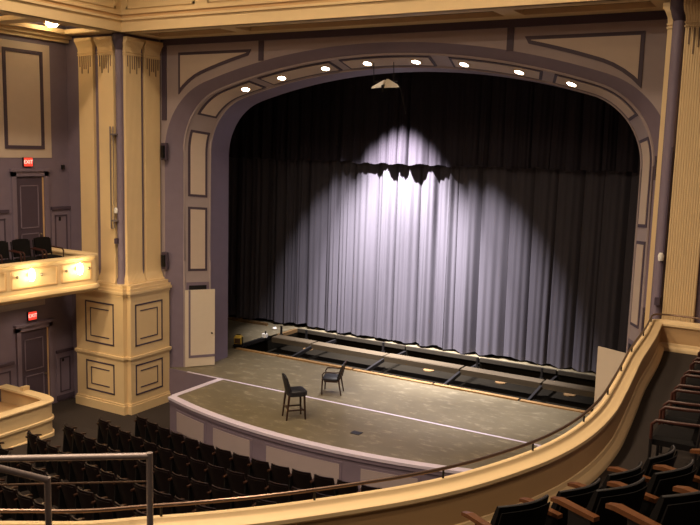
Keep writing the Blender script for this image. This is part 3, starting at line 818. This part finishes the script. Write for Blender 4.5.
bproto = make_seat('balcony_chair', 'balcony_plush', 'balcony_plush', 'arm_wood', .56, True)
bused = [False]
def walk(o, i_start, i_end):
    pts = [PATH[i] + NS[i] * o for i in range(i_start, i_end)]; return pts
for k, (o, s0, cnt, lab) in enumerate(((1.28, 0.30, 4, 'first row behind the parapet aisle'), (2.02, .25, 4, 'second row up from the parapet'), (2.9, .9, 4, 'third row up from the parapet'))):
    acc = -s0; target = 0; placed = 0
    pts = [(PATH[i] + NS[i] * o, NS[i]) for i in range(ti + 1, NI)]
    for (p, n), (q, n2) in zip(pts, pts[1:]):
        L = (q - p).length
        while acc + L >= target and placed < cnt:
            f = (target - acc) / L if L else 0
            f = max(0, min(1, f))
            pos = p + (q - p) * f; nn = (n + (n2 - n) * f).normalized()
            ob = bproto if not bused[0] else copy_tree(bproto); bused[0] = True
            ob.location = (pos.x, pos.y, TZ[k]); d = -nn
            ob.rotation_euler = (0, 0, math.atan2(d.y, d.x) - R(90))
            tag(ob, 'black balcony seat with wooden armrests, ' + lab, 'seat', 'balcony seats, ' + lab)
            placed += 1; target += .66
        acc += L

def make_box_chair(name):
    """loose upholstered armchair facing +y"""
    o = empty(name)
    w = .54
    MB().loft([[(-w / 2, -.24, .38), (w / 2, -.24, .38), (w / 2, .26, .38), (-w / 2, .26, .38)], [(-w / 2, -.24, .45), (w / 2, -.24, .45), (w / 2, .27, .45), (-w / 2, .27, .45)], [(-w / 2 + .04, -.2, .49), (w / 2 - .04, -.2, .49), (w / 2 - .04, .22, .49), (-w / 2 + .04, .22, .49)]]).build('seat', 'balcony_plush', o, True)
    shell(w, .52, 1.0, -.24, -.33, .07, .02, .02).build('backrest', 'balcony_plush', o, True)
    for sg in (-1, 1):
        x = sg * (w / 2 + .03)
        MB().tube([(x, -.30, .72), (x, -.05, .70), (x, .2, .69), (x, .25, .64), (x, .25, .45)], [.018, .022, .022, .02, .018], 7).build('armrest', 'dark_red_wood', o, True)
        MB().tube([(x, -.27, .0), (x, -.25, .4), (x, -.31, .95)], .02, 6).build('leg', 'black_metal', o, True)
        MB().tube([(x, .25, .0), (x, .25, .46)], .02, 6).build('leg', 'black_metal', o, True)
    return o
mat('dark_red_wood', (.04, .010, .006, 1), .5, noise=.2, scale=20)
bc = make_box_chair('box_chair')
spots = [(-8.72, y, -90, 'dark box chair standing behind the lamp-lit cream box front', 'chairs in the raised side box') for y in (-3.12, -3.84, -4.55, -5.3)]
spots += [(9.0, y, 90, 'dark box chair with red-brown arms along the balcony side wall', 'chairs along the balcony side wall') for y in (-8.62, -7.75, -6.88, -6.0, -5.12, -4.25, -3.4)]
for i, (x, y, a, lab, gr) in enumerate(spots):
    o = bc if i == 0 else copy_tree(bc)
    o.location = (x, y, BF); o.rotation_euler = (0, 0, R(a)); tag(o, lab, 'chair', gr)

# ------------------------------------------------------------------ low booth on the house floor
bo = thing('side_booth', 'low cream panelled booth with rounded corner on the auditorium floor', 'booth', (-8.4, -5, hz(-5)))
zc = 0.02
bpth = [(-9.57, -4.05), (-8.2, -4.05), (-7.75, -4.08), (-7.42, -4.22), (-7.28, -4.55), (-7.28, -6.0), (-7.28, -9.0)]
bp2 = catmull(bpth, 8)
nb = normals(bp2)
def bsweep(sec):
    return MB().loft([[(p.x + n.x * o, p.y + n.y * o, z) for o, z in sec] for p, n in zip(bp2, nb)])
sgn = -1 if (nb[40].x > 0) else 1    # inner side is -x
bsweep([(sgn * o, z) for o, z in ((.0, -1.05), (.0, zc - .06), (.16, zc - .06), (.16, -1.05))]).wbuild('booth_wall', 'cream', bo, True)
bsweep([(sgn * o, z) for o, z in ((-.05, zc - .05), (-.05, zc - .01), (-.03, zc), (.26, zc), (.28, zc - .05))]).wbuild('ledge', 'cream', bo, True)
bsweep([(sgn * o, z) for o, z in ((-.045, -.52), (-.045, -.46), (0.01, -.44), (.01, -.54))]).wbuild('belt_moulding', 'cream', bo, True)
bsweep([(sgn * o, z) for o, z in ((-.05, -1.05), (-.05, -.88), (0.01, -.86), (.01, -1.05))]).wbuild('base_moulding', 'cream', bo, True)
bx(-9.57, -7.35, -9, -4.2, -.5, -.45).wbuild('booth_floor', 'cream_dark', bo)
bx(-8.75, -8.62, -4.2, -3.98, zc, zc + .1).wbuild('ledge_block', 'cream', bo)

# ------------------------------------------------------------------ chairs on the stage
st = thing('bar_stool', 'tall black padded bar stool with dark wooden legs on the apron', 'bar stool', (-1.15, -1.68, 0), R(50 - 90))
def taper(a, b, w0, w1): 
    a = Vector(a); b = Vector(b)
    return MB().loft([[a + Vector((dx * w0, dy * w0, 0)) for dx, dy in ((-.5, -.5), (.5, -.5), (.5, .5), (-.5, .5))], [b + Vector((dx * w1, dy * w1, 0)) for dx, dy in ((-.5, -.5), (.5, -.5), (.5, .5), (-.5, .5))]])
for sx in (-1, 1):
    taper((sx * .21, .23, 0), (sx * .19, .20, .66), .035, .05).build('leg', 'dark_wood', st)
    taper((sx * .20, -.27, 0), (sx * .19, -.2, .66), .035, .05).build('leg', 'dark_wood', st)
    MB().bar((sx * .205, .22, .26), (sx * .2, -.24, .26), .025, .035).build('stretcher', 'dark_wood', st)
MB().bar((-.2, .225, .20), (.2, .225, .20), .025, .035).build('stretcher', 'dark_wood', st); MB().bar((-.2, -.245, .32), (.2, -.245, .32), .025, .035).build('stretcher', 'dark_wood', st)
def cushion(w, d, z0, z1, y0=0):
    r = []
    for z, e in ((z0, .02), (z0 + .02, 0), (z1 - .05, 0), (z1 - .015, .03), (z1, .10)):
        a, b = w / 2 - e, d / 2 - e; c = .06
        r.append([(-a + c, -b + y0, z), (a - c, -b + y0, z), (a, -b + c + y0, z), (a, b - c + y0, z), (a - c, b + y0, z), (-a + c, b + y0, z), (-a, b - c + y0, z), (-a, -b + c + y0, z)])
    return MB().loft(r)
cushion(.47, .50, .62, .79, .03).build('seat', 'upholstery', st, True)
shell(.44, .66, 1.20, -.19, -.31, .08, .03, .07).build('backrest', 'upholstery', st, True)
ac = thing('armchair', 'black padded open armchair with curved dark wooden arms on the stage', 'armchair', (-1.48, .74, 0), R(201 - 90))
for sx in (-1, 1):
    MB().tube([(sx * .25, .26, 0), (sx * .25, .25, .3), (sx * .255, .24, .46)], [.018, .024, .026], 8).build('leg', 'dark_wood', ac, True)
    MB().tube([(sx * .23, -.30, 0), (sx * .22, -.24, .3), (sx * .21, -.22, .46)], [.018, .024, .026], 8).build('leg', 'dark_wood', ac, True)
    MB().tube([(sx * .255, .24, .44), (sx * .27, .25, .58), (sx * .275, .20, .655), (sx * .27, .05, .67), (sx * .25, -.12, .66), (sx * .22, -.27, .68)], [.02, .018, .02, .022, .02, .018], 8).build('armrest', 'dark_wood', ac, True)
    MB().bar((sx * .24, .2, .40), (sx * .22, -.2, .40), .03, .05).build('apron_rail', 'dark_wood', ac)
cushion(.50, .50, .40, .52, .02).build('seat', 'upholstery', ac, True)
shell(.44, .50, .92, -.23, -.34, .06, .03, .05).build('backrest', 'upholstery', ac, True)
MB().tube([(-.22, -.25, .46), (-.215, -.37, .95), (.215, -.37, .95), (.22, -.25, .46)], .016, 6).build('back_frame', 'dark_wood', ac)

# ------------------------------------------------------------------ arch downlights and hung fixture
def recess_light(p, aim, label, group, energy, r=.09, m='bulb_white', col=(1, .88, .74), nrm=None):
    o = thing('downlight', label, 'downlight', p, 0, group)
    mb = MB(); n = (Vector(aim) - Vector(p)).normalized()
    q = (nrm or n).to_track_quat('Z', 'Y').to_matrix()
    def L(prof): 
        k = MB().lathe(prof, 16); k.v = [tuple(q @ Vector(v)) for v in k.v]; return k
    L([(r * 1.35, 0), (r * 1.35, .012), (r, .016), (r, 0)]).build('trim_ring', 'cream', o, True)
    L(([(0.001, .012), (r * .75, .018), (r * .98, .010), (r * .98, 0), (0.001, 0)] if r < .165 else [(0.001, .11), (r * .6, .09), (r * .9, .05), (r * .98, -.1), (0.001, -.1)])).build('lens', m, o, True)
    lp = lamp('lamp', 'SPOT', tuple(Vector(p) + n * .05), energy, col, o, spot_size=R(110), spot_blend=.7, shadow_soft_size=.07, aim=aim)
    return o
for x in (-4.55, -3.3, -1.88, -.6, .8, 2.1, 3.5, 4.75):
    t = tx(x) if abs(x) < 5 else tx(x)
    p = splay(t, .5, .036); nr = (splay(t, .5, .1) - splay(t, .5)).normalized()
    recess_light(tuple(p), (p.x, p.y - .15, 0), 'small round white downlight set in a panel of the proscenium arch', 'downlights in the proscenium arch', ARCH_W, .115, nrm=nr)
hf = thing('hung_floodlight', 'pale two-lobed flood lamp hung on wires under the proscenium arch', 'stage light', (-.04, .8, 8.5))
for sx in (-1, 1):
    MB().tube([(-.04 + sx * .30 - .1, .8, 8.75), (-.04 + sx * .30 - .1, .74, 9.40)], .012, 6).wbuild('wire', 'black_metal', hf)
MB().loft([[(-.42, .62, 8.60), (-.42, .66, 8.66), (-.42, .74, 8.62)], [(-.05, .46, 8.62), (-.05, .62, 8.82), (-.05, .98, 8.66)], [(-.0, .48, 8.62), (-.0, .63, 8.82), (-.0, .96, 8.66)]]).wbuild('shade', 'lamp_shade', hf)
MB().loft([[(.34, .62, 8.62), (.34, .66, 8.70), (.34, .78, 8.64)], [(.10, .44, 8.60), (.10, .60, 8.84), (.10, .98, 8.66)], [(.04, .46, 8.60), (.04, .60, 8.84), (.04, .98, 8.66)]]).wbuild('shade', 'lamp_shade', hf)
MB().bar((.02, .42, 8.58), (.02, .98, 8.70), .05, .18).wbuild('yoke', 'black_metal', hf)
MB().bar((-.40, .80, 8.80), (.26, .80, 8.80), .03, .03).wbuild('crossbar', 'black_metal', hf)
MB().tube([(.3, .82, 8.72), (.42, .84, 8.35), (.52, .84, 7.95)], .01, 5).wbuild('loose_cable', 'black_metal', hf)

# ------------------------------------------------------------------ stage lamps on a batten above the arch (out of view from the house)
bt = thing('lighting_batten', 'black pipe batten carrying stage lamps above the arch opening', 'batten', (0, 4.4, 10.2))
MB().tube([(-6, 4.4, 10.35), (6, 4.4, 10.35)], .03, 8).wbuild('pipe', 'black_metal', bt)
for sx in (-4, 0, 4): MB().tube([(sx, 4.4, 10.35), (sx, 4.4, 12.97)], .01, 5).wbuild('line', 'black_metal', bt)
def stage_lamp(x, y, z, aim, energy, size, blend, label, soft=.10):
    o = thing('stage_lamp', label, 'stage lamp', (x, y, z))
    n = (Vector(aim) - Vector((x, y, z))).normalized(); q = n.to_track_quat('Z', 'Y').to_matrix()
    k = MB().lathe([(.10, -.28), (.14, -.2), (.15, .0), (.17, .02), (.17, .04), (.13, .04), (.12, -.18), (.02, -.2)], 14); k.v = [tuple(q @ Vector(v)) for v in k.v]
    k.build('can', 'black_metal', o, True)
    MB().bar((0, 0, .05), (0, 4.4 - y, 10.35 - z), .03, .03).build('clamp', 'black_metal', o)
    lamp('beam', 'SPOT', tuple(Vector((x, y, z)) + n * .06), energy, STAGEC, o, spot_size=R(size), spot_blend=blend, shadow_soft_size=soft, aim=aim)
stage_lamp(-2.7, 4.4, 10.0, (-2.5, 8.3, 0), 46000, 56, .95, 'black stage lamp on the batten over the brightest curtain folds')
stage_lamp(.2, 4.4, 10.0, (.3, 6.1, 0), 20000, 54, .9, 'black stage lamp on the batten over the middle of the trap')
stage_lamp(-5.0, 4.4, 10.0, (-5.0, 6.9, 0), 10500, 46, .85, 'black stage lamp on the batten over the yellow work light')
stage_lamp(-1.4, 3.7, 10.0, (-2.4, 2.8, 0), 4600, 50, .9, 'black stage lamp on the batten over the armchair')
stage_lamp(2.6, 3.7, 10.0, (2.0, 2.6, 0), 8600, 48, .9, 'black stage lamp on the batten over the open jamb door')

# ------------------------------------------------------------------ house lights
recess_light((-8.82, -2.75, FZ + .16), (-8.82, -2.75, 0), 'bright round lamp in the coffered soffit above the raised side box', None, SOFFIT_W, .17, 'bulb_warm', WARM)
recess_light((-8.82, -5.6, FZ + .16), (-8.82, -5.6, 0), 'round lamp in the next coffer along the soffit over the side box', None, SOFFIT_W, .17, 'bulb_warm', WARM)
for x in (-4.5, 0, 4.5):
    for y in (-5, -9.5, -14, -19):  # last row added, rear rows spread wide, to lighten the arch wall
        o = thing('house_light', 'round flush lamp in the high auditorium ceiling', 'ceiling light', (x, y, 13.575), 0, 'lamps in the high auditorium ceiling')
        MB().lathe([(.42, 0), (.42, -.06), (.36, -.08), (.36, -.02)], 20).build('trim_ring', 'cream', o, True)
        MB().lathe([(0.001, -.05), (.355, -.05), (.355, -.02), (0.001, -.02)], 20).build('lens', 'bulb_warm', o)
        lamp('lamp', 'AREA', (x, y, 13.5), HOUSE_W * (.95 if y > -12 else 1.85), WARM, o, shape='DISK', size=.7, spread=R(118 if y > -12 else 179))

recess_light((-8.6, -3.6, 2.93), (-8.6, -3.6, 0), 'small unseen lamp added under the floor of the raised side box', None, 80, .10, 'bulb_warm', WARM)  # unseen lamp added to brighten the wall and door below
for x, y in ((10.4, -12.4), (10.2, -16.0)):  # unseen lamps added to lift the inner face of the parapet
    recess_light((x, y, 10.40), (x - 2.5, y + 2, 0), 'unseen round lamp added in the low ceiling over the rear balcony', 'added lamps over the rear balcony', 330, .16, 'bulb_warm', WARM, nrm=Vector((0, 0, -1)))
